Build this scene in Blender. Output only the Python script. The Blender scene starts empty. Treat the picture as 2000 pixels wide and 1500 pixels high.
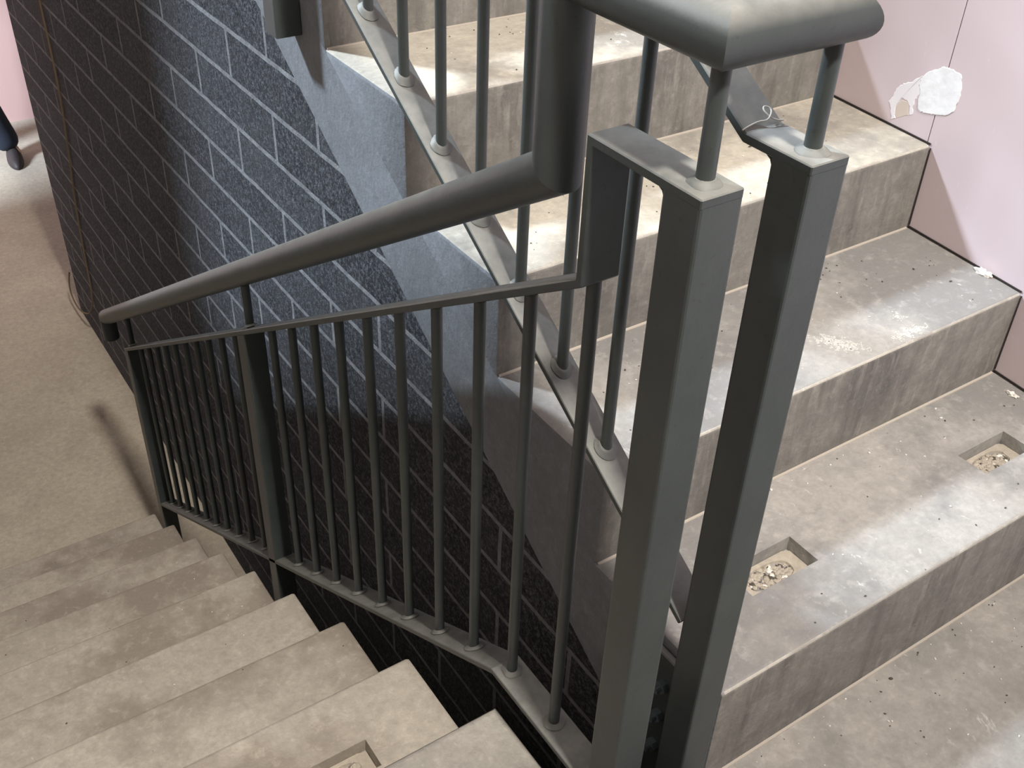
import bpy, bmesh, math, random
from mathutils import Vector, Matrix

random.seed(7)
S = bpy.context.scene
C = S.collection

# ------------------------------------------------------------------ camera
cam_d = bpy.data.cameras.new('camera')
cam = bpy.data.objects.new('camera', cam_d)
C.objects.link(cam)
RIGHT = Vector((0.83077368, -0.55559690, 0.03357367))
DOWN = Vector((-0.30822986, -0.50943886, -0.80340924))
FWD = Vector((0.46347541, 0.65710284, -0.59447994))
m = Matrix((RIGHT, -DOWN, -FWD)).transposed().to_4x4()
m.translation = Vector((-0.76328, -0.56602, 1.34265))
cam.matrix_world = m
cam_d.sensor_fit = 'HORIZONTAL'
cam_d.sensor_width = 36.0
cam_d.lens = 36.0 * 2083.656 / 2000.0
cam_d.clip_start = 0.02
S.camera = cam

# ------------------------------------------------------------------ light
S.view_settings.view_transform = 'Standard'
S.view_settings.look = 'None'
S.view_settings.exposure = 1.0
S.view_settings.gamma = 1.0
S.view_settings.use_curve_mapping = False
W = bpy.data.worlds.new('world')
S.world = W
W.use_nodes = True
bg = W.node_tree.nodes['Background']
bg.inputs[0].default_value = (1.0, 0.94, 0.88, 1)
bg.inputs[1].default_value = 0.12


def lamp(name, kind, loc, to, energy, color, **kw):
    d = bpy.data.lights.new(name, kind)
    d.energy = energy
    d.color = color
    for k, v in kw.items():
        setattr(d, k, v)
    o = bpy.data.objects.new(name, d)
    C.objects.link(o)
    o.location = loc
    o.rotation_euler = (Vector(to) - Vector(loc)).to_track_quat('-Z', 'Y').to_euler()
    return o


SUN = Vector((0.42, -0.65, -0.65))
lamp('sun', 'SUN', (-4, 6, 6), Vector((-4, 6, 6)) + SUN, 4.4, (0.74, 0.87, 1.0), angle=math.radians(5.5))
lamp('stairwell_lamp', 'AREA', (-0.3, -2.5, 5.5), (-0.5, 1.6, -1.0), 265, (1.0, 0.945, 0.87), shape='DISK', size=0.5)
lamp('lobby_daylight_fill', 'AREA', (-2.6, 5.1, 0.25), (0.1, 6.4, -1.4), 190, (0.72, 0.84, 1.0), shape='RECTANGLE', size=0.5, size_y=0.8)  # added area light imitating daylight from an unseen window

# ------------------------------------------------------------------ dimensions
R_, G_ = 0.175, 0.28           # riser, going
ZL, YL, GAP = -0.02, 0.268, 0.181
FLOOR = ZL - 9 * R_            # lower floor level
XW = 0.03                      # face of the block wall
WX, WK = 0.9415, 0.082         # pink wall: x = WX + WK*y
XLEFT = -1.19


def wallx(y):
    return WX + WK * y


# ------------------------------------------------------------------ materials
class NT:
    def __init__(self, name):
        self.m = bpy.data.materials.new(name)
        self.m.use_nodes = True
        self.t = self.m.node_tree
        self.b = self.t.nodes['Principled BSDF']
        self._pos = None

    def n(self, typ, **kw):
        nd = self.t.nodes.new(typ)
        for k, v in kw.items():
            setattr(nd, k, v)
        return nd

    def put(self, sock, v):
        if hasattr(v, 'is_output'):
            self.t.links.new(v, sock)
        else:
            sock.default_value = v

    def pos(self):
        if self._pos is None:
            self._pos = self.n('ShaderNodeNewGeometry').outputs['Position']
        return self._pos

    def mapping(self, scale=(1, 1, 1), loc=(0, 0, 0), vec=None):
        nd = self.n('ShaderNodeMapping')
        self.put(nd.inputs['Vector'], vec or self.pos())
        nd.inputs['Scale'].default_value = scale
        nd.inputs['Location'].default_value = loc
        return nd.outputs[0]

    def noise(self, scale, detail=4, rough=0.55, vec=None, dist=0.0):
        nd = self.n('ShaderNodeTexNoise')
        self.put(nd.inputs['Vector'], vec or self.pos())
        nd.inputs['Scale'].default_value = scale
        nd.inputs['Detail'].default_value = detail
        nd.inputs['Roughness'].default_value = rough
        nd.inputs['Distortion'].default_value = dist
        return nd.outputs[0]

    def voro(self, scale, vec=None, rnd=1.0):
        nd = self.n('ShaderNodeTexVoronoi')
        self.put(nd.inputs['Vector'], vec or self.pos())
        nd.inputs['Scale'].default_value = scale
        nd.inputs['Randomness'].default_value = rnd
        return nd

    def ramp(self, fac, a, b, lo=0.0, hi=1.0):
        nd = self.n('ShaderNodeMapRange')
        self.put(nd.inputs[0], fac)
        nd.inputs[1].default_value = a
        nd.inputs[2].default_value = b
        nd.inputs[3].default_value = lo
        nd.inputs[4].default_value = hi
        return nd.outputs[0]

    def mix(self, fac, a, b, mode='MIX'):
        nd = self.n('ShaderNodeMix', data_type='RGBA', blend_type=mode)
        self.put(nd.inputs[0], fac)
        self.put(nd.inputs[6], a if hasattr(a, 'is_output') else tuple(a) + (1,))
        self.put(nd.inputs[7], b if hasattr(b, 'is_output') else tuple(b) + (1,))
        return nd.outputs[2]

    def math(self, op, a, b=0.0):
        nd = self.n('ShaderNodeMath', operation=op)
        self.put(nd.inputs[0], a)
        self.put(nd.inputs[1], b)
        return nd.outputs[0]

    def bump(self, h, strength=0.3, dist=0.01, normal=None):
        nd = self.n('ShaderNodeBump')
        self.put(nd.inputs['Height'], h)
        nd.inputs['Strength'].default_value = strength
        nd.inputs['Distance'].default_value = dist
        if normal:
            self.put(nd.inputs['Normal'], normal)
        return nd.outputs[0]

    def done(self, col, rough=0.8, normal=None, metal=0.0, spec=0.4):
        self.put(self.b.inputs['Base Color'], col if hasattr(col, 'is_output') else tuple(col) + (1,))
        self.put(self.b.inputs['Roughness'], rough)
        self.b.inputs['Metallic'].default_value = metal
        self.b.inputs['Specular IOR Level'].default_value = spec
        if normal:
            self.put(self.b.inputs['Normal'], normal)
        return self.m


def concrete(name, light, dark, white=0.0, dirt=0.5, pits=True, streak=False, seed=(0, 0, 0)):
    t = NT(name)
    v = t.mapping((1, 1, 1), seed)
    v2 = t.mapping((1, 1, 1), (seed[0] + 7.3, seed[1] + 1.7, seed[2]))
    col = t.mix(t.ramp(t.noise(4.0, 6, 0.62, v), 0.36, 0.66), light, [c * 0.82 for c in light])
    # worn, grimy zones with a mottled edge
    zone = t.noise(3.1, 3, 0.5, v2)
    mott = t.noise(17, 8, 0.72, v)
    big = t.ramp(t.math('ADD', t.math('MULTIPLY', zone, 0.68), t.math('MULTIPLY', mott, 0.32)), 0.59 - 0.17 * dirt, 0.70 - 0.17 * dirt)
    col = t.mix(t.math('MULTIPLY', big, 0.9), col, dark)
    if streak:
        col = t.mix(t.ramp(t.noise(1.0, 5, 0.65, t.mapping((26, 26, 3.5), seed)), 0.48, 0.74, 0, 0.75), col, [c * 0.5 for c in dark])
        col = t.mix(t.ramp(t.noise(1.6, 4, 0.65, t.mapping((34, 34, 6.0), (3, 1, 2))), 0.55, 0.74, 0, 0.7), col, [min(1, c * 1.4) for c in light])
        col = t.mix(t.ramp(t.noise(22, 6, 0.7, v), 0.45, 0.75, 0, 0.45), col, [c * 0.7 for c in dark])
    fine = t.noise(110, 4, 0.65, v)
    col = t.mix(t.ramp(fine, 0.3, 0.7, 0.0, 0.5), col, [c * 0.64 for c in light])
    mid = t.noise(42, 5, 0.7, v2, 0.3)
    col = t.mix(t.ramp(mid, 0.50, 0.72, 0.0, 0.5), col, [c * 0.55 for c in light])
    col = t.mix(t.ramp(mid, 0.46, 0.30, 0.0, 0.35), col, [min(1, c * 1.28) for c in light])
    if white > 0:
        flk = t.ramp(t.noise(1.0, 5, 0.7, t.mapping((70, 34, 40), (2, 0, 0)), 0.6), 0.63, 0.72)
        flk = t.math('MULTIPLY', flk, t.ramp(t.noise(5, 3, 0.6, v2), 0.42, 0.62))
        col = t.mix(t.math('MULTIPLY', flk, white * 0.75), col, (0.66, 0.64, 0.60))
        wn = t.math('MULTIPLY', t.ramp(t.noise(6.5, 6, 0.72, t.mapping((1, 1, 1), (4.1, 2.2, 0)), 0.6), 0.66, 0.72),
                    t.ramp(t.noise(70, 4, 0.7, v), 0.38, 0.56))
        col = t.mix(t.math('MULTIPLY', wn, white), col, (0.74, 0.72, 0.68))
    h = t.math('ADD', t.math('MULTIPLY', fine, 0.4), t.math('MULTIPLY', mott, 0.9))
    if pits:
        pv = t.voro(23, v)
        rr = t.math('MULTIPLY', t.ramp(t.noise(4, 2, 0.5, v), 0.50, 0.68), 0.055)
        hole = t.math('LESS_THAN', pv.outputs['Distance'], rr)
        col = t.mix(t.math('MULTIPLY', hole, 0.85), col, (0.05, 0.043, 0.037))
        h = t.math('SUBTRACT', h, hole)
    return t.done(col, t.ramp(big, 0, 1, 0.75, 0.55), t.bump(h, 0.42, 0.006), spec=0.35)


M = {}
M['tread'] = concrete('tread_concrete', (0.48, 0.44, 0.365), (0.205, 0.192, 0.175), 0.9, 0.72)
M['tread_left'] = concrete('worn_tread_concrete', (0.43, 0.385, 0.325), (0.23, 0.192, 0.155), 0.25, 0.7, seed=(3, 5, 1))
M['tread_dim'] = concrete('dimmed_grimy_tread_concrete', (0.35, 0.33, 0.30), (0.175, 0.170, 0.167), 0.9, 0.95, seed=(0.4, 0.2, 0))  # lowest treads: grime, plus weaker sunlight painted in as a darker colour
M['arris'] = concrete('chipped_arris_concrete', (0.47, 0.437, 0.385), (0.27, 0.25, 0.225), 0.6, 0.8, pits=False, seed=(2, 2, 2))
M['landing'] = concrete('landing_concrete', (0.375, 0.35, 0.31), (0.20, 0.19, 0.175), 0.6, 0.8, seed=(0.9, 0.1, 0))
M['arris_left'] = concrete('pale_arris_concrete', (0.60, 0.56, 0.49), (0.34, 0.30, 0.26), 0.6, 0.6, pits=False, seed=(5, 2, 1))
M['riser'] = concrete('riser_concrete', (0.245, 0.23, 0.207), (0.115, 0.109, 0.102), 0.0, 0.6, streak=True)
M['side'] = concrete('smooth_side_concrete', (0.208, 0.220, 0.236), (0.168, 0.178, 0.19), 0.0, 0.2, pits=False)
M['floor'] = concrete('floor_concrete', (0.47, 0.415, 0.33), (0.35, 0.30, 0.235), 0.0, 0.35, seed=(1, 7, 0))
M['fillet'] = NT('mortar_fillet').done((0.36, 0.32, 0.27), 0.9)
M['render'] = NT('plain_render').done((0.60, 0.565, 0.51), 0.9)

# grey steel paint; dusty film on upward faces, brightened to imitate top light
t = NT('grey_steel_paint')
up = t.n('ShaderNodeSeparateXYZ')
t.put(up.inputs[0], t.n('ShaderNodeNewGeometry').outputs['Normal'])
nz = t.noise(30, 5, 0.65)
dust_toplight = t.math('MULTIPLY', t.ramp(up.outputs[2], 0.30, 0.95), t.ramp(nz, 0.25, 0.75, 0.35, 0.9))
base = t.mix(t.ramp(t.noise(11, 5, 0.6), 0.35, 0.7), (0.052, 0.061, 0.059), (0.040, 0.048, 0.047))
base = t.mix(t.ramp(t.noise(120, 2, 0.5), 0.66, 0.72, 0, 0.4), base, (0.03, 0.027, 0.024))
col = t.mix(dust_toplight, base, (0.27, 0.265, 0.24))
M['steel'] = t.done(col, t.ramp(dust_toplight, 0, 1, 0.42, 0.85), t.bump(t.noise(70, 3, 0.6), 0.12, 0.003), spec=0.5)
M['bolt'] = NT('bolt_steel').done((0.16, 0.19, 0.22), 0.4, metal=0.5)

# charcoal blockwork
t = NT('charcoal_blockwork')
sx = t.n('ShaderNodeSeparateXYZ')
t.put(sx.inputs[0], t.pos())
cx = t.n('ShaderNodeCombineXYZ')
t.put(cx.inputs[0], t.math('ADD', sx.outputs[1], -1.25 + 0.4475 * 20))
t.put(cx.inputs[1], t.math('ADD', sx.outputs[2], -0.571 + 0.1143 * 40))
wob = t.n('ShaderNodeVectorMath', operation='ADD')
t.put(wob.inputs[0], cx.outputs[0])
wn = t.n('ShaderNodeVectorMath', operation='SCALE')
nn = t.n('ShaderNodeTexNoise')
t.put(nn.inputs['Vector'], t.pos())
nn.inputs['Scale'].default_value = 14
nn.inputs['Detail'].default_value = 5
t.put(wn.inputs[0], nn.outputs[1])
wn.inputs['Scale'].default_value = 0.006
t.put(wob.inputs[1], wn.outputs[0])
br = t.n('ShaderNodeTexBrick')
t.put(br.inputs['Vector'], wob.outputs[0])
br.offset = 0.5
br.inputs['Color1'].default_value = (0, 0, 0, 1)
br.inputs['Color2'].default_value = (1, 1, 1, 1)
br.inputs['Mortar'].default_value = (0.5, 0.5, 0.5, 1)
br.inputs['Scale'].default_value = 1.0
br.inputs['Mortar Size'].default_value = 0.0062
br.inputs['Mortar Smooth'].default_value = 0.15
br.inputs['Brick Width'].default_value = 0.4475
br.inputs['Row Height'].default_value = 0.1143
BRICK = br
blk = t.mix(br.outputs['Color'], (0.026, 0.0275, 0.031), (0.046, 0.048, 0.053))
blk = t.mix(t.ramp(t.noise(120, 5, 0.8), 0.47, 0.66), blk, (0.17, 0.178, 0.196))
pit = t.ramp(t.noise(70, 4, 0.8), 0.42, 0.35)
blk = t.mix(pit, blk, (0.010, 0.010, 0.011))
blk = t.mix(t.ramp(t.noise(6, 5, 0.65), 0.45, 0.75, 0, 0.5), blk, (0.085, 0.085, 0.088))
mor = t.mix(t.ramp(t.noise(40, 4, 0.6), 0.3, 0.7), (0.31, 0.315, 0.325), (0.17, 0.172, 0.178))
col = t.mix(br.outputs['Fac'], blk, mor)
# rust streak running down beside the cable
sy = t.ramp(t.math('ABSOLUTE', t.math('SUBTRACT', sx.outputs[1], 3.62)), 0.10, 0.0)
st = t.math('MULTIPLY', t.math('MULTIPLY', sy, t.ramp(sx.outputs[2], -0.75, 0.15)), t.ramp(t.noise(16, 4, 0.6), 0.35, 0.6))
col = t.mix(t.math('MULTIPLY', st, 0.6), col, (0.13, 0.075, 0.03))
hh = t.math('ADD', t.math('MULTIPLY', br.outputs['Fac'], -0.9), t.math('MULTIPLY', t.noise(190, 4, 0.75), 0.9))
M['block'] = t.done(col, 0.9, t.bump(hh, 0.8, 0.008), spec=0.2)

# pink plasterboard
t = NT('pink_plasterboard')
sv = t.mapping((9, 60, 22))
pk = t.mix(t.ramp(t.noise(2.0, 4, 0.6), 0.3, 0.7), (0.64, 0.535, 0.555), (0.595, 0.495, 0.515))
pk = t.mix(t.ramp(t.noise(1.2, 3, 0.5, sv), 0.70, 0.76, 0, 0.35), pk, (0.74, 0.66, 0.67))
spot = t.voro(13)
dots = t.math('LESS_THAN', spot.outputs['Distance'], t.math('MULTIPLY', t.ramp(t.noise(3.1, 2), 0.5, 0.62), 0.055))
pk = t.mix(t.math('MULTIPLY', dots, 0.7), pk, (0.16, 0.12, 0.12))
sc = t.ramp(t.noise(1.0, 3, 0.6, t.mapping((10, 34, 22), (0.3, 0.7, 0.2)), 0.8), 0.735, 0.76)
pk = t.mix(t.math('MULTIPLY', sc, 0.65), pk, (0.22, 0.17, 0.17))
M['pink'] = t.done(pk, 0.85, t.bump(t.noise(50, 3), 0.05, 0.003), spec=0.2)
t = NT('white_filler')
M['filler'] = t.done(t.mix(t.ramp(t.noise(35, 4), 0.35, 0.7), (0.86, 0.86, 0.88), (0.74, 0.73, 0.74)), 0.8, t.bump(t.noise(60, 4), 0.3, 0.004))
M['filler_thin'] = NT('thin_filler').done((0.80, 0.76, 0.78), 0.85)
M['splash'] = NT('dried_plaster').done((0.44, 0.415, 0.375), 0.9)
M['pink_far'] = NT('salmon_board').done((0.62, 0.40, 0.36), 0.85)
M['filler_beige'] = NT('beige_filler').done((0.62, 0.53, 0.47), 0.85)
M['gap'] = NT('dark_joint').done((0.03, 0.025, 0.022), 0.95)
M['cable'] = NT('tan_cable').done((0.15, 0.105, 0.065), 0.8)
M['thread'] = NT('pale_thread').done((0.5, 0.47, 0.42), 0.9)
M['grit'] = NT('dark_grit').done((0.075, 0.062, 0.05), 0.9)
M['crumb'] = NT('pale_crumb').done((0.66, 0.62, 0.56), 0.9)
M['mortarfill'] = concrete('pocket_mortar', (0.42, 0.37, 0.30), (0.28, 0.235, 0.185), 0.1, 0.5)
M['navy'] = NT('navy_cloth').done((0.012, 0.016, 0.028), 0.85)
M['shoe'] = NT('dark_shoe').done((0.03, 0.022, 0.022), 0.6)
M['hivis'] = NT('dark_jacket').done((0.03, 0.035, 0.05), 0.85)
M['skin'] = NT('skin').done((0.5, 0.32, 0.24), 0.6)
M['hair'] = NT('hair').done((0.05, 0.035, 0.025), 0.7)


# ------------------------------------------------------------------ helpers
def finish(name, bm, mats, parent=None, smooth=None):
    bmesh.ops.recalc_face_normals(bm, faces=bm.faces)
    me = bpy.data.meshes.new(name)
    bm.to_mesh(me)
    bm.free()
    for k in (mats if isinstance(mats, (list, tuple)) else [mats]):
        me.materials.append(M[k] if isinstance(k, str) else k)
    if smooth is not None:
        for p in me.polygons:
            p.use_smooth = True
        me.set_sharp_from_angle(angle=math.radians(smooth))
    o = bpy.data.objects.new(name, me)
    C.objects.link(o)
    if parent:
        o.parent = parent
        o.matrix_parent_inverse = Matrix.Translation(-parent.location)
    return o


def empty(name, loc):
    o = bpy.data.objects.new(name, None)
    C.objects.link(o)
    o.location = loc
    o.empty_display_size = 0.1
    return o


def tag(o, label=None, cat=None, group=None, kind=None):
    for k, v in (('label', label), ('category', cat), ('group', group), ('kind', kind)):
        if v:
            o[k] = v
    return o


def add_prism(bm, poly, x0, x1, mat=0, side=None):
    """poly of (y, z), extruded along x; x0 / x1 numbers or functions of y"""
    fx0 = x0 if callable(x0) else (lambda y: x0)
    fx1 = x1 if callable(x1) else (lambda y: x1)
    a = [bm.verts.new((fx0(y), y, z)) for y, z in poly]
    b = [bm.verts.new((fx1(y), y, z)) for y, z in poly]
    n = len(poly)
    fs = [bm.faces.new(a), bm.faces.new(b[::-1])]
    for i in range(n):
        fs.append(bm.faces.new((a[i], b[i], b[(i + 1) % n], a[(i + 1) % n])))
    for f in fs:
        f.material_index = mat
    if side is not None:
        fs[0].material_index = side
        fs[1].material_index = side
    return fs


def add_plan(bm, poly, z0, z1, mat=0):
    a = [bm.verts.new((x, y, z0)) for x, y in poly]
    b = [bm.verts.new((x, y, z1)) for x, y in poly]
    n = len(poly)
    fs = [bm.faces.new(a), bm.faces.new(b[::-1])]
    for i in range(n):
        fs.append(bm.faces.new((a[i], b[i], b[(i + 1) % n], a[(i + 1) % n])))
    for f in fs:
        f.material_index = mat
    return fs


def add_box(bm, x0, x1, y0, y1, z0, z1, mat=0):
    return add_plan(bm, [(x0, y0), (x1, y0), (x1, y1), (x0, y1)], z0, z1, mat)


def bevel_all(bm, w, seg=2, angle=30):
    bmesh.ops.recalc_face_normals(bm, faces=bm.faces)
    es = [e for e in bm.edges if len(e.link_faces) == 2 and e.calc_face_angle(0) > math.radians(angle)]
    bmesh.ops.bevel(bm, geom=es, offset=w, segments=seg, affect='EDGES', profile=0.6, clamp_overlap=True)


def add_tube(bm, pts, r, seg=20, caps=True, sharp=False):
    pts = [Vector(p) for p in pts]
    rings = []
    d0 = (pts[1] - pts[0]).normalized()
    ref = Vector((0, 0, 1)) if abs(d0.z) < 0.9 else Vector((1, 0, 0))
    u = d0.cross(ref).normalized()
    w = d0.cross(u).normalized()
    ring = [pts[0] + (u * math.cos(2 * math.pi * i / seg) + w * math.sin(2 * math.pi * i / seg)) * r for i in range(seg)]
    rings.append([bm.verts.new(p) for p in ring])
    for k in range(1, len(pts)):
        din = (pts[k] - pts[k - 1]).normalized()
        if k < len(pts) - 1:
            dout = (pts[k + 1] - pts[k]).normalized()
            n = (din + dout).normalized()
        else:
            n = din
        ring = [p + din * ((pts[k] - p).dot(n) / din.dot(n)) for p in ring]
        rings.append([bm.verts.new(p) for p in ring])
    for a, b in zip(rings, rings[1:]):
        for i in range(seg):
            bm.faces.new((a[i], a[(i + 1) % seg], b[(i + 1) % seg], b[i]))
    if sharp:
        for rg in rings[1:-1]:
            for i in range(seg):
                e = bm.edges.get((rg[i], rg[(i + 1) % seg]))
                if e:
                    e.smooth = False
    if caps:
        bm.faces.new(rings[0][::-1])
        bm.faces.new(rings[-1])


def arc_path(pts, rad, n=5):
    """round the inner corners of a polyline"""
    pts = [Vector(p) for p in pts]
    out = [pts[0]]
    for i in range(1, len(pts) - 1):
        a = (pts[i - 1] - pts[i]).normalized()
        b = (pts[i + 1] - pts[i]).normalized()
        p0, p1 = pts[i] + a * rad, pts[i] + b * rad
        for k in range(n + 1):
            s = k / n
            out.append((1 - s) ** 2 * p0 + 2 * s * (1 - s) * pts[i] + s * s * p1)
    out.append(pts[-1])
    return out


def strip_poly(path, th):
    """flat bar in the y-z plane: path is its upper line, th the thickness below"""
    P = [Vector((p[0], p[1])) for p in path]
    nrm = []
    for i in range(len(P) - 1):
        d = (P[i + 1] - P[i]).normalized()
        nrm.append(Vector((-d.y, d.x)))
    low = []
    for i, p in enumerate(P):
        if i == 0:
            o = nrm[0] * th
        elif i == len(P) - 1:
            o = nrm[-1] * th
        else:
            bis = (nrm[i - 1] + nrm[i]).normalized()
            o = bis * (th / max(0.3, bis.dot(nrm[i])))
        low.append(p + o)
    return [(p.x, p.y) for p in P] + [(p.x, p.y) for p in reversed(low)]


def add_weld(bm, x, y, z, slope, r, hgt=0.006, seed=0):
    """uneven collar of weld metal around the foot of a round bar"""
    rnd = random.Random(seed)
    n = 18
    prof = ((1.55, -0.0004), (1.38, 0.35), (1.12, 0.75), (0.95, 1.15))
    jit = [1 + rnd.uniform(-0.16, 0.22) for _ in range(n)]
    jit = [(jit[k - 1] + jit[k] * 2 + jit[(k + 1) % n]) / 4 for k in range(n)]
    rings = []
    for q, h in prof:
        ring = []
        for k in range(n):
            a = 2 * math.pi * k / n
            rr = r * (1 + (q - 1) * jit[k] ** 2)
            px, py = x + math.cos(a) * rr, y + math.sin(a) * rr
            ring.append(bm.verts.new((px, py, z + slope * (py - y) + h * hgt * jit[k] + rnd.uniform(-1, 1) * 0.0005)))
        rings.append(ring)
    for p, q in zip(rings, rings[1:]):
        for k in range(n):
            bm.faces.new((p[k], p[(k + 1) % n], q[(k + 1) % n], q[k]))
    bm.faces.new(rings[0][::-1])
    bm.faces.new(rings[-1])


# ------------------------------------------------------------------ structure: landing, floor, walls
bm = bmesh.new()
add_plan(bm, [(XLEFT, -1.6), (wallx(-1.6) - 0.003, -1.6), (wallx(0) - 0.003, -0.0015), (0.0, -0.0015), (0.0, -0.09), (-GAP, -0.09), (-GAP, YL), (XLEFT, YL)], -0.22, -0.02)
bm.normal_update()
es = [e for e in bm.edges if abs(e.verts[0].co.z + 0.02) < 1e-5 and abs(e.verts[1].co.z + 0.02) < 1e-5 and
      (all(abs(v.co.y - YL) < 1e-4 for v in e.verts) or all(abs(v.co.x + GAP) < 1e-4 for v in e.verts))]
bmesh.ops.bevel(bm, geom=es, offset=0.012, segments=3, affect='EDGES', profile=0.6)
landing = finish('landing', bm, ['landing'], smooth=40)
tag(landing, 'bare concrete half landing in the foreground between both flights', 'landing', kind='structure')

bm = bmesh.new()
add_box(bm, -4.0, 2.2, -1.6, 8.0, FLOOR - 0.15, FLOOR)
tag(finish('floor', bm, ['floor']), 'beige concrete lower floor', 'floor', kind='structure')

# block wall under the upper flight (top follows the soffit)
def soffit(y):
    return -0.205 + 0.64 * y


bm = bmesh.new()
YE = 4.30
add_prism(bm, [(0.12, FLOOR + 0.001), (YE, FLOOR + 0.001), (YE, 1.549), (2.741, 1.549), (0.12, soffit(0.12) - 0.001)], XW, XW + 0.1)
tag(finish('wall_center', bm, ['block']), 'charcoal blockwork wall below the rising flight', 'wall', kind='structure')

# upper floor slab carried by the block wall
bm = bmesh.new()
add_plan(bm, [(0.0, 9 * G_ + 0.001), (wallx(2.52) - 0.003, 9 * G_ + 0.001), (wallx(YE) - 0.003, YE), (0.0, YE)], 1.55, 1.75)
tag(finish('upper_landing', bm, ['side']), 'concrete slab at the head of the rising flight', 'landing', kind='structure')

# pink boarded wall on the right: dark stud backing and separate boards
bm = bmesh.new()
add_prism(bm, [(-1.6, FLOOR), (YE, FLOOR), (YE, 3.3), (-1.6, 3.3)], lambda y: wallx(y) + 0.0135, lambda y: wallx(y) + 0.1)
wr = finish('wall_right', bm, ['gap'])
tag(wr, 'pink plasterboard wall along the rising flight', 'wall', kind='structure')
JY = 0.571
for a, b in ((-1.6, JY - 0.0012), (JY + 0.0012, 1.77), (1.7724, YE)):
    bm = bmesh.new()
    add_prism(bm, [(a, FLOOR + 0.002), (b, FLOOR + 0.002), (b, 3.3), (a, 3.3)], lambda y: wallx(y), lambda y: wallx(y) + 0.0125)
    finish('plasterboard', bm, ['pink'], wr)


def patch(name, outline, th, mat, lift=0.0):
    """thin skim on the pink wall, its edge feathered and a little ragged"""
    rnd = random.Random(len(outline))
    pts = []
    n = len(outline)
    for i in range(n):
        p, q = Vector(outline[i]), Vector(outline[(i + 1) % n])
        for k in range(4):
            w = p.lerp(q, k / 4)
            pts.append(w + Vector((rnd.uniform(-1, 1), rnd.uniform(-1, 1))) * 0.0013)
    c = sum(pts, Vector((0, 0))) / len(pts)
    bm = bmesh.new()
    bot = [bm.verts.new((wallx(p.x) - lift, p.x, p.y)) for p in pts]
    top = []
    for i, p in enumerate(pts):
        d = (pts[(i + 1) % len(pts)] - pts[i - 1]).normalized()
        w = p + Vector((-d.y, d.x)) * 0.0011
        top.append(bm.verts.new((wallx(w.x) - lift - th, w.x, w.y)))
    bm.faces.new(top)
    bm.faces.new(bot[::-1])
    for k in range(len(pts)):
        j = (k + 1) % len(pts)
        bm.faces.new((bot[k], bot[j], top[j], top[k]))
    return finish(name, bm, [mat], wr)


tag(patch('filler_patch', [(0.5807, 0.6705), (0.5598, 0.6733), (0.54, 0.6685), (0.5304, 0.6517), (0.5289, 0.6261), (0.5336, 0.6008), (0.5442, 0.5893), (0.5645, 0.5831), (0.5784, 0.5794), (0.598, 0.5751), (0.611, 0.5755), (0.6178, 0.5907), (0.6165, 0.6094), (0.6251, 0.623), (0.6229, 0.6357), (0.61, 0.6534), (0.5923, 0.6617)], 0.0012, 'filler'),
    'white filler patch spread over the board joint')
tag(patch('filler_patch', [(0.6251, 0.623), (0.6165, 0.6094), (0.6225, 0.5951), (0.6255, 0.5787), (0.6214, 0.5633), (0.6281, 0.5598), (0.6336, 0.5757), (0.6421, 0.5834), (0.656, 0.583), (0.6657, 0.5639), (0.6636, 0.5489), (0.6577, 0.5401), (0.6687, 0.5359), (0.6768, 0.5566), (0.685, 0.5662), (0.6768, 0.5848), (0.6733, 0.5985), (0.6612, 0.6103), (0.6432, 0.6212), (0.6346, 0.6302), (0.6209, 0.6408)], 0.0007, 'filler_thin'),
    'thin smear of filler curling down at its left')
tag(patch('filler_patch', [(0.6552, 0.5808), (0.6417, 0.582), (0.6353, 0.5751), (0.6304, 0.5583), (0.6582, 0.5415), (0.6629, 0.5492), (0.6646, 0.5643)], 0.0004, 'filler_beige'), 'small beige spot inside the smear')

# far pink wall, unseen left wall with an opening shaped to trim the sun, back wall
bm = bmesh.new()
add_box(bm, -4.0, 2.2, 6.85, 6.98, FLOOR, 2.6)
tag(finish('wall_far', bm, ['pink_far']), 'pink boarded wall at the far end of the lower floor', 'wall', kind='structure')

bm = bmesh.new()
XA, XB = XLEFT - 0.12, XLEFT - 0.01
for pl_ in ([(-1.6, FLOOR), (4.18, FLOOR), (4.18, 1.15), (1.3, 2.98), (1.3, 5.0), (-1.6, 5.0)],
            [(4.18, FLOOR), (5.45, FLOOR), (5.45, 5.0), (4.18, 5.0)],
            [(5.45, 0.45), (6.84, 0.45), (6.84, 5.0), (5.45, 5.0)],
            [(1.3, 4.8), (4.18, 4.8), (4.18, 5.0), (1.3, 5.0)]):
    add_prism(bm, pl_, XA, XB)
tag(finish('wall_left_sun_mask', bm, ['render']), 'unseen rendered wall beside the descending flight, opening shaped to mask the sun', 'wall', kind='structure')

bm = bmesh.new()
add_box(bm, XA, 1.2, -1.75, -1.605, FLOOR, 3.4)
tag(finish('wall_back', bm, ['render']), 'rendered wall behind the landing', 'wall', kind='structure')


# ------------------------------------------------------------------ stair flights
def add_step(bm, poly, x0, x1, wid, top_i, nose, seg=3):
    """triangular step prism; poly[nose] is the nosing; bevels nosing and side arrises"""
    fs = add_prism(bm, poly, x0, x1)
    bm.normal_update()
    return fs


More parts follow.
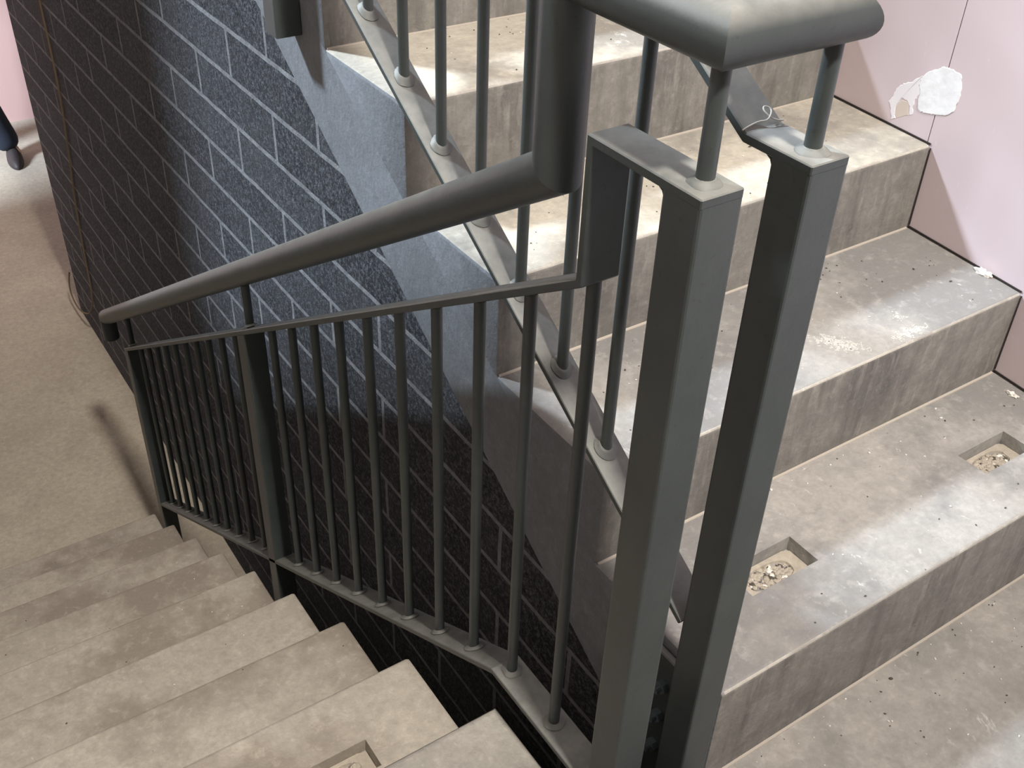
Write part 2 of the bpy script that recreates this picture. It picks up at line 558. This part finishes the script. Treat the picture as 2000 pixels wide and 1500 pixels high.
def make_step(name, base, nosing, back, x0, x1, parent, bev, mats=('tread', 'riser', 'side', 'arris'), side_is_min=True):
    """base: riser foot (y,z); nosing (y,z); back: rear end of tread (y,z)"""
    fx0 = x0 if callable(x0) else (lambda y: x0)
    fx1 = x1 if callable(x1) else (lambda y: x1)
    bm = bmesh.new()
    add_prism(bm, [base, nosing, back], fx0, fx1)
    bmesh.ops.recalc_face_normals(bm, faces=bm.faces)
    es = []
    for e in bm.edges:
        p, q = e.verts[0].co, e.verts[1].co
        at = lambda v, k: abs(v.y - k[0]) < 1e-5 and abs(v.z - k[1]) < 1e-5
        nose_e = at(p, nosing) and at(q, nosing)
        if nose_e:
            es.append(e)
    bmesh.ops.bevel(bm, geom=es, offset=bev, segments=3, affect='EDGES', profile=0.55)
    bmesh.ops.recalc_face_normals(bm, faces=bm.faces)
    # side arris on the well side
    es = []
    for e in bm.edges:
        if len(e.link_faces) != 2:
            continue
        n0, n1 = e.link_faces[0].normal, e.link_faces[1].normal
        a, b = (n0, n1) if abs(n0.x) > abs(n1.x) else (n1, n0)
        if abs(a.x) > 0.9 and (a.x < 0) == side_is_min and abs(b.x) < 0.5 and not (b.z < -0.3):
            es.append(e)
    bmesh.ops.bevel(bm, geom=es, offset=bev * 0.7, segments=2, affect='EDGES', profile=0.5)
    bmesh.ops.recalc_face_normals(bm, faces=bm.faces)
    for f in bm.faces:
        n = f.normal
        if abs(n.x) > 0.8:
            f.material_index = 2
        elif abs(n.y) > 0.2 and n.z > 0.2 and abs(n.x) < 0.3:
            f.material_index = 3
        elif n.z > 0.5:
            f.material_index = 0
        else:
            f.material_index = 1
    return finish(name, bm, mats, parent, 35)


def make_pocket(x0, x1, y0, y1, z, parent, seed, slot):
    """mortar rim raised a little above a recess filled with rubble"""
    pass


def cut_boxes(o, boxes):
    """recess rectangular pockets out of a step's tread with a boolean, applied to the mesh"""
    for bx in boxes:
        bm = bmesh.new()
        x0, x1, y0, y1, zt, dep = bx
        add_box(bm, x0, x1, y0, y1, zt - dep, zt + 0.05)
        # taper the foot of the recess
        for v in bm.verts:
            if v.co.z < zt:
                v.co.x = (x0 + x1) / 2 + (v.co.x - (x0 + x1) / 2) * 0.92
                v.co.y = (y0 + y1) / 2 + (v.co.y - (y0 + y1) / 2) * 0.86
        c = finish('cutter', bm, ['mortarfill'])
        md = o.modifiers.new('cut', 'BOOLEAN')
        md.object = c
        md.operation = 'DIFFERENCE'
        md.solver = 'EXACT'
        dg = bpy.context.evaluated_depsgraph_get()
        me = bpy.data.meshes.new_from_object(o.evaluated_get(dg), depsgraph=dg)
        o.modifiers.clear()
        o.data = me
        bpy.data.objects.remove(c)


def rubble(x0, x1, y0, y1, z, parent, seed, n=60):
    """the clod of loose mortar lying in a pocket: one uncountable heap"""
    rnd = random.Random(seed)
    bm = bmesh.new()
    cx_, cy_, hx, hy = (x0 + x1) / 2, (y0 + y1) / 2, (x1 - x0) / 2, (y1 - y0) / 2
    for k in range(n):
        a, q = rnd.uniform(0, 6.283), math.sqrt(rnd.random())
        s = rnd.uniform(0.0014, 0.0046)
        px, py = cx_ + math.cos(a) * q * hx, cy_ + math.sin(a) * q * hy
        mt = Matrix.Translation((px, py, z + s * 0.4)) @ Matrix.Rotation(rnd.uniform(0, 6), 4, 'Z') @ Matrix.Diagonal((s * 1.5, s, s * 0.8, 1))
        b0 = len(bm.faces)
        bmesh.ops.create_icosphere(bm, subdivisions=1, radius=1, matrix=mt)
        bm.faces.ensure_lookup_table()
        mi = 1 if rnd.random() < 0.16 else (2 if rnd.random() < 0.1 else 0)
        for f in bm.faces[b0:]:
            f.material_index = mi
    return tag(finish('rubble', bm, ['mortarfill', 'grit', 'crumb'], parent), kind='stuff')


def pocket_bed(x0, x1, y0, y1, z, parent, seed):
    """flat mortar bed with a round-ended hollow, inside the recess"""
    bm = bmesh.new()
    cx_, cy_ = (x0 + x1) / 2, (y0 + y1) / 2
    hx, hy = (x1 - x0) / 2, (y1 - y0) / 2
    n = 40
    o_, i_, l_ = [], [], []
    rnd = random.Random(seed)
    for k in range(n):
        a = 2 * math.pi * k / n
        ca, sa = math.cos(a), math.sin(a)
        q = min(hx / abs(ca) if abs(ca) > 1e-6 else 9, hy / abs(sa) if abs(sa) > 1e-6 else 9)
        ox, oy = ca * q, sa * q
        e = 3.0
        rr = (abs(ca / (hx * 0.66)) ** e + abs(sa / (hy * 0.72)) ** e) ** (-1 / e) * rnd.uniform(0.96, 1.04)
        o_.append(bm.verts.new((cx_ + ox, cy_ + oy, z)))
        i_.append(bm.verts.new((cx_ + ca * rr, cy_ + sa * rr, z + 0.0005)))
        l_.append(bm.verts.new((cx_ + ca * rr * 0.92, cy_ + sa * rr * 0.92, z - 0.008)))
    for k in range(n):
        j = (k + 1) % n
        bm.faces.new((o_[k], o_[j], i_[j], i_[k]))
        bm.faces.new((i_[k], i_[j], l_[j], l_[k]))
    bm.faces.new(l_)
    return finish('mortar_bed', bm, ['mortarfill'], parent)


# rising flight (right)
rise = empty('stair_flight', (0.47, 0.0, -0.02))
tag(rise, 'dirty concrete stair flight rising beside the pink wall', 'stairs')
xr = lambda y: wallx(y) - 0.005
bm = bmesh.new()
add_prism(bm, [(0.0, -0.20), (0.0, 0.0), (9 * G_, 9 * R_), (9 * G_, soffit(9 * G_)), (0.12, soffit(0.12))], 0.0, xr)
bm.normal_update()
bmesh.ops.recalc_face_normals(bm, faces=bm.faces)
for f in bm.faces:
    f.material_index = 1 if f.normal.y < -0.8 else 0
finish('waist_slab', bm, ['side', 'riser'], rise)
steps = []
for k in range(1, 10):
    y0 = (k - 1) * G_
    steps.append(make_step('step', (y0, (k - 1) * R_), (y0, k * R_), (y0 + G_, k * R_), 0.0, xr, rise, 0.008, mats=('tread_dim' if k < 3 else 'tread', 'riser', 'side', 'arris')))
PK = [(0.155, 0.300, 0.104, 0.170, R_, 0.026), (0.688, 0.822, 0.094, 0.156, R_, 0.026)]
cut_boxes(steps[0], PK)
for i, p in enumerate(PK):
    dx, dy = (p[1] - p[0]) * 0.045, (p[3] - p[2]) * 0.08
    b = pocket_bed(p[0] + dx, p[1] - dx, p[2] + dy, p[3] - dy, R_ - 0.0225, steps[0], i)
    rubble(p[0] + 0.03, p[1] - 0.028, p[2] + 0.014, p[3] - 0.014, R_ - 0.0275, steps[0], 11 + i, 170)
# thin fillet of mortar along the foot of each riser
for k in range(1, 10):
    y0, z0 = (k - 1) * G_, (k - 1) * R_ if k > 1 else -0.02
    bm = bmesh.new()
    add_prism(bm, [(y0 - 0.0005, z0 + 0.0002), (y0 - 0.0045, z0 + 0.0002), (y0 - 0.004, z0 + 0.0018), (y0 - 0.0005, z0 + 0.003)], 0.004, lambda y: xr(y) - 0.004)
    finish('mortar_fillet', bm, ['fillet'], rise)

for k in range(1, 7):  # solid dark strips put in for the shade of the gap by the wall
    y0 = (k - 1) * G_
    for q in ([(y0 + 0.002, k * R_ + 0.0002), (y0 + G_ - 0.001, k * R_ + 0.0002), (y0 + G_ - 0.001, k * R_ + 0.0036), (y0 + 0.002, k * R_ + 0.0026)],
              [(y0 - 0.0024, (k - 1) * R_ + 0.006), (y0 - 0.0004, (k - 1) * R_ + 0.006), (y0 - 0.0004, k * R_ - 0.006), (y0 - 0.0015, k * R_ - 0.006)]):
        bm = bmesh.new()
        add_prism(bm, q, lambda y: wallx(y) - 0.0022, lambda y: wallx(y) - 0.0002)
        finish('joint_shade', bm, ['gap'], wr)


def splash(cx_, cy_, z, rx, ry, rot, n, seed, parent, label):
    """dried plaster splash: many small flat flakes stuck to the tread"""
    rnd = random.Random(seed)
    bm = bmesh.new()
    for k in range(n):
        a, q = rnd.uniform(0, 6.283), rnd.random() ** 0.7
        u, w = math.cos(a) * q * rx, math.sin(a) * q * ry
        x, y = cx_ + u * math.cos(rot) - w * math.sin(rot), cy_ + u * math.sin(rot) + w * math.cos(rot)
        sz = rnd.uniform(0.0004, 0.0030) * (1.15 - 0.6 * q)
        x += 0.007 * math.sin(y * 310 + seed)
        y += 0.006 * math.sin(x * 270)
        m_ = 7
        off = rnd.uniform(0, 6)
        rr_ = [sz * rnd.uniform(0.35, 1.5) for _ in range(m_)]
        lo = [bm.verts.new((x + rr_[i] * 1.3 * math.cos(off + 6.283 * i / m_), y + rr_[i] * math.sin(off + 6.283 * i / m_), z)) for i in range(m_)]
        hi = [bm.verts.new((v.co.x * 0.85 + x * 0.15, v.co.y * 0.85 + y * 0.15, z + 0.0004 + 0.00001 * (k % 20))) for v in lo]
        bm.faces.new(hi)
        for i in range(m_):
            j = (i + 1) % m_
            bm.faces.new((lo[i], lo[j], hi[j], hi[i]))
    tag(finish('plaster_splash', bm, ['splash'], parent), label)


splash(0.545, 0.342, 2 * R_, 0.048, 0.020, -0.95, 480, 1, steps[1], 'dried white plaster splash')
splash(0.675, 0.303, 2 * R_, 0.046, 0.013, 0.0, 280, 2, steps[1], 'small white plaster splash near the nosing')
splash(0.70, 0.345, 2 * R_, 0.020, 0.012, 0.3, 25, 3, steps[1], 'specks of white plaster')

# descending flight (left)
down = empty('stair_flight', (-0.69, YL, ZL - R_))
tag(down, 'worn concrete stair flight going down to the lower floor', 'stairs')
bm = bmesh.new()
add_prism(bm, [(YL, ZL - R_), (YL + 8 * G_, ZL - 9 * R_), (YL + 8 * G_ - 0.30, ZL - 9 * R_), (YL, ZL - R_ - 0.19)], XLEFT, -GAP)
finish('waist_slab', bm, ['side'], down)
lsteps = []
for j in range(1, 9):
    yb, yn, z = YL + (j - 1) * G_, YL + j * G_, ZL - j * R_
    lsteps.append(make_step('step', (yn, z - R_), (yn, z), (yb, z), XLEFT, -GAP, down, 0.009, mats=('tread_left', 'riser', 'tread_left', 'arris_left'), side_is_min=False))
PL = (-0.470, -0.322, 0.374, 0.437, ZL - R_, 0.026)
cut_boxes(lsteps[0], [PL])
pocket_bed(PL[0] + 0.007, PL[1] - 0.007, PL[2] + 0.005, PL[3] - 0.005, PL[4] - 0.0225, lsteps[0], 5)
rubble(PL[0] + 0.03, PL[1] - 0.028, PL[2] + 0.014, PL[3] - 0.014, PL[4] - 0.0275, lsteps[0], 17, 120)
bm = bmesh.new()
bmesh.ops.create_icosphere(bm, subdivisions=3, radius=1, matrix=Matrix.Translation((-0.362, 0.402, PL[4] - 0.013)) @ Matrix.Diagonal((0.011, 0.009, 0.011, 1)))
for v in bm.verts:
    v.co += Vector((random.uniform(-1, 1), random.uniform(-1, 1), random.uniform(-1, 1))) * 0.0009
finish('mortar_clod', bm, ['mortarfill'], lsteps[0])

# ------------------------------------------------------------------ balustrade
bal = empty('balustrade', (-0.09, 0.025, -0.02))
tag(bal, 'grey painted steel balustrade wrapping the stairwell with round handrail', 'balustrade')
LX0, LX1, RX0, RX1 = -0.181 + 0.001, -0.131, -0.05, -0.001
LC, RC = -0.1555, -0.0255
SL = 0.63
TOP = 0.947
SR = 0.625
TUBE = 0.0262
HZ = 1.0725


def steel_bar(name, path, th, x0, x1):
    bm = bmesh.new()
    add_prism(bm, strip_poly(path, th), x0, x1)
    bevel_all(bm, 0.0012, 1)
    return finish(name, bm, ['steel'], bal)


def post(x0, x1, y0, y1, z0, z1, slope=0.0):
    """box-section post; z1 is the top at y0"""
    bm = bmesh.new()
    add_prism(bm, [(y0, z0), (y1, z0), (y1, z1 + slope * (y1 - y0)), (y0, z1)], x0, x1)
    es = [e for e in bm.edges if abs(e.verts[0].co.x - e.verts[1].co.x) < 1e-6 and abs(e.verts[0].co.y - e.verts[1].co.y) < 1e-6]
    bmesh.ops.bevel(bm, geom=es, offset=0.003, segments=2, affect='EDGES', profile=0.6)
    return finish('post', bm, ['steel'], bal)


# handrail: one mitred tube from the foot of the left flight up, across and on up the right flight
yk = 0.232
ye = 2.70
zt = lambda y: 0.877 - 0.6285 * (y - 0.228)
path = [(LC, ye, zt(ye) - 0.085), (LC, ye, zt(ye)), (LC, yk, zt(yk)), (LC, yk, HZ), (LC, 0.025, HZ), (RC, 0.025, HZ), (RC, 2.6, HZ + SR * (2.6 - 0.025))]
bm = bmesh.new()
add_tube(bm, path, TUBE, 36, sharp=True)
ho = finish('handrail', bm, ['steel'], bal)
for p_ in ho.data.polygons:
    p_.use_smooth = len(p_.vertices) == 4

# left flat bars
B = 0.010
lt = lambda y: 0.795 - SL * (y - 0.152)
top_l = [(0.003, TOP), (0.158, TOP), (0.158, lt(0.158)), (2.42, lt(2.42))]
# sloped length and the raised goose-neck are one bent bar
steel_bar('top_rail', [(2.42, lt(2.42)), (0.158, lt(0.158) + 0.0), (0.158, TOP), (0.001, TOP)], B, LX0, LX1)
lb = lambda y: 0.049 - SL * (y - 0.284)
steel_bar('bottom_rail', [(2.372, lb(2.372)), (0.284, 0.049), (0.0505, 0.049)], B, LX0, LX1)
# right flat bars
rt = lambda y: TOP + SR * (y - 0.085)
steel_bar('top_rail', [(2.55, rt(2.55)), (0.085, TOP), (0.001, TOP)], B, RX0, RX1)
rb = lambda y: 0.27 + SR * y
steel_bar('bottom_rail', [(2.5, rb(2.5)), (0.0505, rb(0.0505))], B, RX0, RX1)

# posts
post(LX0, LX1, 0.001, 0.049, -0.30, TOP - B + 0.0014)
post(RX0, RX1, 0.001, 0.049, -0.32, TOP - B + 0.0014)


def fillet(x0, x1, y, z, dy):
    bm = bmesh.new()
    add_prism(bm, [(y, z), (y + dy, z), (y + dy * 0.35, z - abs(dy) * 0.35), (y, z - abs(dy))], x0 + 0.004, x1 - 0.004)
    return finish('weld', bm, ['steel'], bal)


fillet(LX0, LX1, 0.0495, TOP - B - 0.0003, 0.012)
fillet(RX0, RX1, 0.0495, TOP - B - 0.0003, 0.012)
# middle and end posts of the left side; middle post of the right side
ZM = lt(1.24) - B - 0.016
post(LX0, LX1 - 0.004, 1.215, 1.262, -0.88, lt(1.215) - B * 1.18, -SL)
post(LX0, LX1, 2.372, 2.42, FLOOR + 0.001, lt(2.372) - B * 1.18, -SL)
post(RX0, RX1, 1.207, 1.257, 0.70, rt(1.207) - B * 1.18, SR)
post(RX0, RX1, 2.42, 2.47, 1.40, rt(2.42) - B * 1.18, SR)


def rod(x, y, z0, z1, slope=0.0, seed=0, r=0.0085):
    bm = bmesh.new()
    add_tube(bm, [(x, y, z0), (x, y, z1)], r, 16)
    add_weld(bm, x, y, z0, slope, r + 0.0015, 0.0045, seed)
    return finish('handrail_stem', bm, ['steel'], bal, 40)


rod(LC, 0.025, TOP + 0.0002, HZ - TUBE + 0.002, 0, 1)
rod(RC, 0.025, TOP + 0.0002, HZ - TUBE + 0.002, 0, 2)
for y in (1.24, 2.396):
    rod(LC, y, lt(y) + 0.003, zt(y) - TUBE * 1.18 + 0.002, -SL, int(y * 10), 0.009)
for y in (1.232, 2.445):
    rod(RC, y, rt(y) + 0.003, HZ + SR * (y - 0.025) - TUBE * 1.18 + 0.002, SR, int(y * 10), 0.009)

RB = 0.008


def baluster(x, y, z0, z1, slope, seed, weld):
    bm = bmesh.new()
    add_tube(bm, [(x, y, z0), (x, y, z1)], RB, 16)
    o = finish('baluster', bm, ['steel'], bal, 40)
    bm = bmesh.new()
    add_weld(bm, x, y, z0 + 0.001, slope, RB + 0.0018, weld, seed)
    finish('weld', bm, ['steel'], o, 60)
    return o


lys = [0.157, 0.265] + [0.371 + 0.1065 * k for k in range(8)] + [1.24 + 0.105 * k for k in range(1, 11)]
for i, y in enumerate(lys):
    z0 = 0.0495 if y < 0.284 else lb(y) + 0.0008
    z1 = lt(max(y, 0.165)) - B * 1.18 - 0.001
    if y < 0.16:
        z1 = lt(0.158) - B * 0.4
    baluster(LC, y, z0, z1, 0 if y < 0.284 else -SL, i, 0.0032)
rys = [0.150 + 0.1065 * k for k in range(10)] + [1.232 + 0.1065 * k for k in range(1, 11)]
for i, y in enumerate(rys):
    baluster(RC, y, rb(y) + 0.0008, rt(y) - B * 1.18 - 0.001, SR, 50 + i, 0.0055)

# fixing plate with bolts behind the right newel post
bm = bmesh.new()
add_box(bm, -0.013, -0.001, 0.0495, 0.135, -0.19, 0.16)
bevel_all(bm, 0.002, 1)
pl = finish('fixing_plate', bm, ['steel'], bal)
for z in (0.105, 0.04, -0.03, -0.11):
    bm = bmesh.new()
    bmesh.ops.create_cone(bm, cap_ends=True, segments=6, radius1=0.011, radius2=0.0105, depth=0.009, matrix=Matrix.Translation((-0.0175, 0.092, z)) @ Matrix.Rotation(math.pi / 2, 4, 'Y'))
    bmesh.ops.create_cone(bm, cap_ends=True, segments=12, radius1=0.006, radius2=0.0055, depth=0.010, matrix=Matrix.Translation((-0.026, 0.092, z)) @ Matrix.Rotation(math.pi / 2, 4, 'Y'))
    finish('bolt', bm, ['bolt'], pl)

# ------------------------------------------------------------------ small loose things
def curve(name, pts, r, mat, label, cat):
    cu = bpy.data.curves.new(name, 'CURVE')
    cu.dimensions = '3D'
    sp = cu.splines.new('NURBS')
    sp.points.add(len(pts) - 1)
    for p, q in zip(sp.points, pts):
        p.co = (*q, 1)
    sp.use_endpoint_u = True
    sp.order_u = 3
    cu.bevel_depth = r
    cu.bevel_resolution = 3
    tmp = bpy.data.objects.new('tmp', cu)
    C.objects.link(tmp)
    dg = bpy.context.evaluated_depsgraph_get()
    me = bpy.data.meshes.new_from_object(tmp.evaluated_get(dg), depsgraph=dg)
    bpy.data.objects.remove(tmp)
    me.name = name
    me.materials.clear()
    me.materials.append(M[mat])
    o = bpy.data.objects.new(name, me)
    C.objects.link(o)
    return tag(o, label, cat)


xc = XW - 0.006
curve('cable', [(xc, 3.55, 1.4), (xc, 3.57, 0.6), (xc, 3.58, 0.08), (xc, 3.585, -0.26), (xc, 3.80, -0.80), (xc, 3.86, -1.1), (xc, 3.88, -1.28), (xc - 0.01, 3.96, -1.42),
                (xc - 0.02, 4.12, -1.50), (xc - 0.02, 4.28, -1.53), (xc - 0.02, 4.33, -1.45), (xc - 0.01, 4.28, -1.36)], 0.004, 'cable',
      'thin tan cable hanging down the dark block wall', 'cable')
zt0 = TOP + 0.002
curve('thread', [(-0.052, 0.088, zt0), (-0.03, 0.092, zt0 + 0.003), (-0.022, 0.086, zt0 + 0.004), (-0.014, 0.090, zt0 + 0.008), (-0.010, 0.095, zt0 + 0.011), (-0.016, 0.100, zt0 + 0.013), (-0.02, 0.095, zt0 + 0.010), (-0.014, 0.084, zt0 + 0.003), (-0.005, 0.082, zt0 + 0.003)],
      0.0008, 'thread', 'pale frayed thread caught on the bend of the right flat bar', 'thread')


def grit(name, mat, seed, n, label):
    rnd = random.Random(seed)
    bm = bmesh.new()
    for k in range(n):
        s = rnd.uniform(0.0006, 0.0017) * (1.8 if rnd.random() < 0.08 else 1)
        c = rnd.random()
        if c < 0.30:
            x, y, z = rnd.uniform(0.03, 0.88), -rnd.random() ** 1.6 * 0.5 - 0.012, -0.02
        elif c < 0.9:
            kk = rnd.randint(1, 5)
            yy = rnd.random()
            x, y, z = rnd.uniform(0.03, 0.92), (kk - 1) * G_ + 0.012 + (1 - yy ** 1.5) * 0.25, kk * R_
            if kk == 1 and 0.08 < y < 0.185 and (0.13 < x < 0.32 or 0.66 < x < 0.84):
                continue
        else:
            j = rnd.randint(2, 8)
            x, y, z = rnd.uniform(-1.0, -0.2), YL + (j - 1) * G_ + rnd.uniform(0.02, 0.25), ZL - j * R_
        mt = Matrix.Translation((x, y, z + s * 0.5)) @ Matrix.Rotation(rnd.uniform(0, 6), 4, 'Z') @ Matrix.Diagonal((s * rnd.uniform(1, 1.9), s, s * 0.7, 1))
        bmesh.ops.create_icosphere(bm, subdivisions=1, radius=1, matrix=mt)
    return tag(finish(name, bm, [mat]), label, 'grit', kind='stuff')


grit('grit', 'grit', 21, 420, 'dark grit scattered over the concrete treads and landing')
grit('plaster_crumbs', 'crumb', 22, 260, 'pale plaster crumbs scattered over the concrete treads and landing')


for px, py, pz, sx_, label, sd in ((0.958, 0.362, 2 * R_, 0.011, 'pale plaster lump at the wall foot on the second tread', 1), (0.925, 0.212, R_, 0.008, 'small plaster lump by the pink wall on the lowest tread', 2)):
    rnd = random.Random(sd)
    bm = bmesh.new()
    bmesh.ops.create_icosphere(bm, subdivisions=3, radius=1)
    for v in bm.verts:
        q = 1 + 0.35 * math.sin(v.co.x * 5 + sd) * math.sin(v.co.y * 6 + 2 * sd) + rnd.uniform(-0.08, 0.08)
        v.co = Vector((px + v.co.x * sx_ * q * 0.7, py + v.co.y * sx_ * q * 1.5, pz + max(0.0, (v.co.z + 0.45)) * sx_ * 0.55 * q))
    tag(finish('plaster_lump', bm, ['crumb']), label, 'plaster')

# ------------------------------------------------------------------ person (mostly beyond the left edge)
def skin_mesh(name, verts, edges, radii, mat, parent, sub=2):
    me = bpy.data.meshes.new(name)
    me.from_pydata(verts, edges, [])
    o = bpy.data.objects.new(name, me)
    C.objects.link(o)
    sk = o.modifiers.new('skin', 'SKIN')
    for i, rr in enumerate(radii):
        me.skin_vertices[0].data[i].radius = rr if isinstance(rr, tuple) else (rr, rr)
    me.skin_vertices[0].data[0].use_root = True
    sb = o.modifiers.new('sub', 'SUBSURF')
    sb.levels = sb.render_levels = sub
    dg = bpy.context.evaluated_depsgraph_get()
    m2 = bpy.data.meshes.new_from_object(o.evaluated_get(dg), depsgraph=dg)
    o.modifiers.clear()
    o.data = m2
    m2.materials.clear()
    m2.materials.append(M[mat])
    for p in m2.polygons:
        p.use_smooth = True
    if parent:
        o.parent = parent
        o.matrix_parent_inverse = Matrix.Translation(-parent.location)
    return o


F = FLOOR
per = empty('person', (-0.14, 6.28, F))
tag(per, 'person in navy trousers and dark shoes standing on the lower floor', 'person')
hip = Vector((-0.17, 6.30, F + 0.93))
fl = Vector((0.18, 6.27, F))       # visible foot
fr = Vector((-0.36, 6.36, F))
kl, kr = Vector((0.06, 6.25, F + 0.50)), Vector((-0.27, 6.31, F + 0.50))
al, ar = fl + Vector((-0.01, 0.02, 0.09)), fr + Vector((-0.01, 0.02, 0.09))
ch = hip + Vector((0.0, 0.0, 0.42))
nk = hip + Vector((0.0, 0.0, 0.57))
hd = hip + Vector((0.0, -0.02, 0.70))
sl, sr_ = ch + Vector((0.17, 0, 0.08)), ch + Vector((-0.17, 0, 0.08))
el, er = sl + Vector((0.06, -0.02, -0.29)), sr_ + Vector((-0.06, -0.02, -0.29))
hl, hr = el + Vector((0.01, -0.10, -0.24)), er + Vector((-0.01, -0.10, -0.24))
hL, hR = hip + Vector((0.09, 0, -0.04)), hip + Vector((-0.09, 0, -0.04))
V = [hip, hip + Vector((0, 0, 0.2)), ch, nk, hd, hd + Vector((0, -0.01, 0.10)), sl, el, hl, sr_, er, hr, hL, kl, al, hR, kr, ar, fl + Vector((0.03, -0.06, 0.035)), fr + Vector((0.0, -0.07, 0.035))]
E_ = [(0, 1), (1, 2), (2, 3), (3, 4), (4, 5), (2, 6), (6, 7), (7, 8), (2, 9), (9, 10), (10, 11), (0, 12), (12, 13), (13, 14), (0, 15), (15, 16), (16, 17), (14, 18), (17, 19)]
Rr = [(0.13, 0.10), (0.12, 0.09), (0.14, 0.10), 0.05, (0.07, 0.09), (0.06, 0.07), 0.05, 0.038, 0.025, 0.05, 0.038, 0.025, 0.075, 0.055, 0.04, 0.075, 0.055, 0.04, 0.022, 0.022]
skin_mesh('body', [tuple(v) for v in V], E_, Rr, 'skin', per)
# five fingers on each hand
for h, sgn in ((hl, 1), (hr, -1)):
    for i, ln in enumerate((0.055, 0.075, 0.08, 0.075, 0.06)):
        b = h + Vector((0.0, -0.025 + 0.014 * i, -0.02)) if i else h + Vector((-0.012 * sgn, -0.03, 0.0))
        d = Vector((-0.01 * sgn, -0.012 + 0.004 * i, -ln / 2)) if i else Vector((-0.012 * sgn, -0.03, -0.02))
        skin_mesh('finger', [tuple(b), tuple(b + d), tuple(b + d * 1.9 + Vector((-0.008 * sgn, 0, 0)))], [(0, 1), (1, 2)], [0.009, 0.0085, 0.007], 'skin', per, 1)
V = [hip, hip + Vector((0, 0, 0.08)), hL, kl, kl * 0.45 + al * 0.55, al + Vector((0.005, -0.01, -0.035)), hR, kr, kr * 0.45 + ar * 0.55, ar + Vector((0, -0.01, -0.035))]
skin_mesh('trousers', [tuple(v) for v in V], [(0, 1), (0, 2), (2, 3), (3, 4), (4, 5), (0, 6), (6, 7), (7, 8), (8, 9)],
          [(0.15, 0.12), (0.145, 0.11), 0.095, 0.080, 0.078, 0.085, 0.095, 0.080, 0.078, 0.085], 'navy', per)
V = [ch + Vector((0, 0, -0.2)), hip + Vector((0, 0, 0.02)), ch, ch + Vector((0, 0, 0.09)), sl, el, hl + Vector((0, 0.02, 0.05)), sr_, er, hr + Vector((0, 0.02, 0.05))]
skin_mesh('jacket', [tuple(v) for v in V], [(0, 1), (0, 2), (2, 3), (2, 4), (4, 5), (5, 6), (2, 7), (7, 8), (8, 9)],
          [(0.15, 0.115), (0.16, 0.13), (0.17, 0.125), (0.08, 0.08), 0.068, 0.055, 0.042, 0.068, 0.055, 0.042], 'hivis', per)
for f_, ang in ((fl, -0.1), (fr, -0.2)):
    bm = bmesh.new()
    bmesh.ops.create_uvsphere(bm, u_segments=24, v_segments=14, radius=1)
    for v in bm.verts:
        u = v.co.y                                   # -1 toe ... +1 heel
        wid = 0.047 * (1 - 0.12 * max(0, u) ** 2) * (1 - 0.15 * max(0, -u - 0.5))
        hgt = 0.055 + 0.045 * max(0.0, min(1.0, (u + 0.35) / 0.8))
        v.co = Vector((v.co.x * wid, u * 0.140 - 0.055, 0.001 + max(0.0, v.co.z + 0.12) * hgt))
    bmesh.ops.rotate(bm, verts=bm.verts, cent=(0, 0, 0), matrix=Matrix.Rotation(ang, 3, 'Z'))
    bmesh.ops.translate(bm, verts=bm.verts, vec=f_)
    finish('shoe', bm, ['shoe'], per, 60)
skin_mesh('hair', [tuple(hd + Vector((0, 0.015, 0.07))), tuple(hd + Vector((0, 0.02, 0.13))), tuple(hd + Vector((0, 0.05, 0.03)))], [(0, 1), (0, 2)], [(0.085, 0.095), (0.065, 0.075), (0.07, 0.06)], 'hair', per)
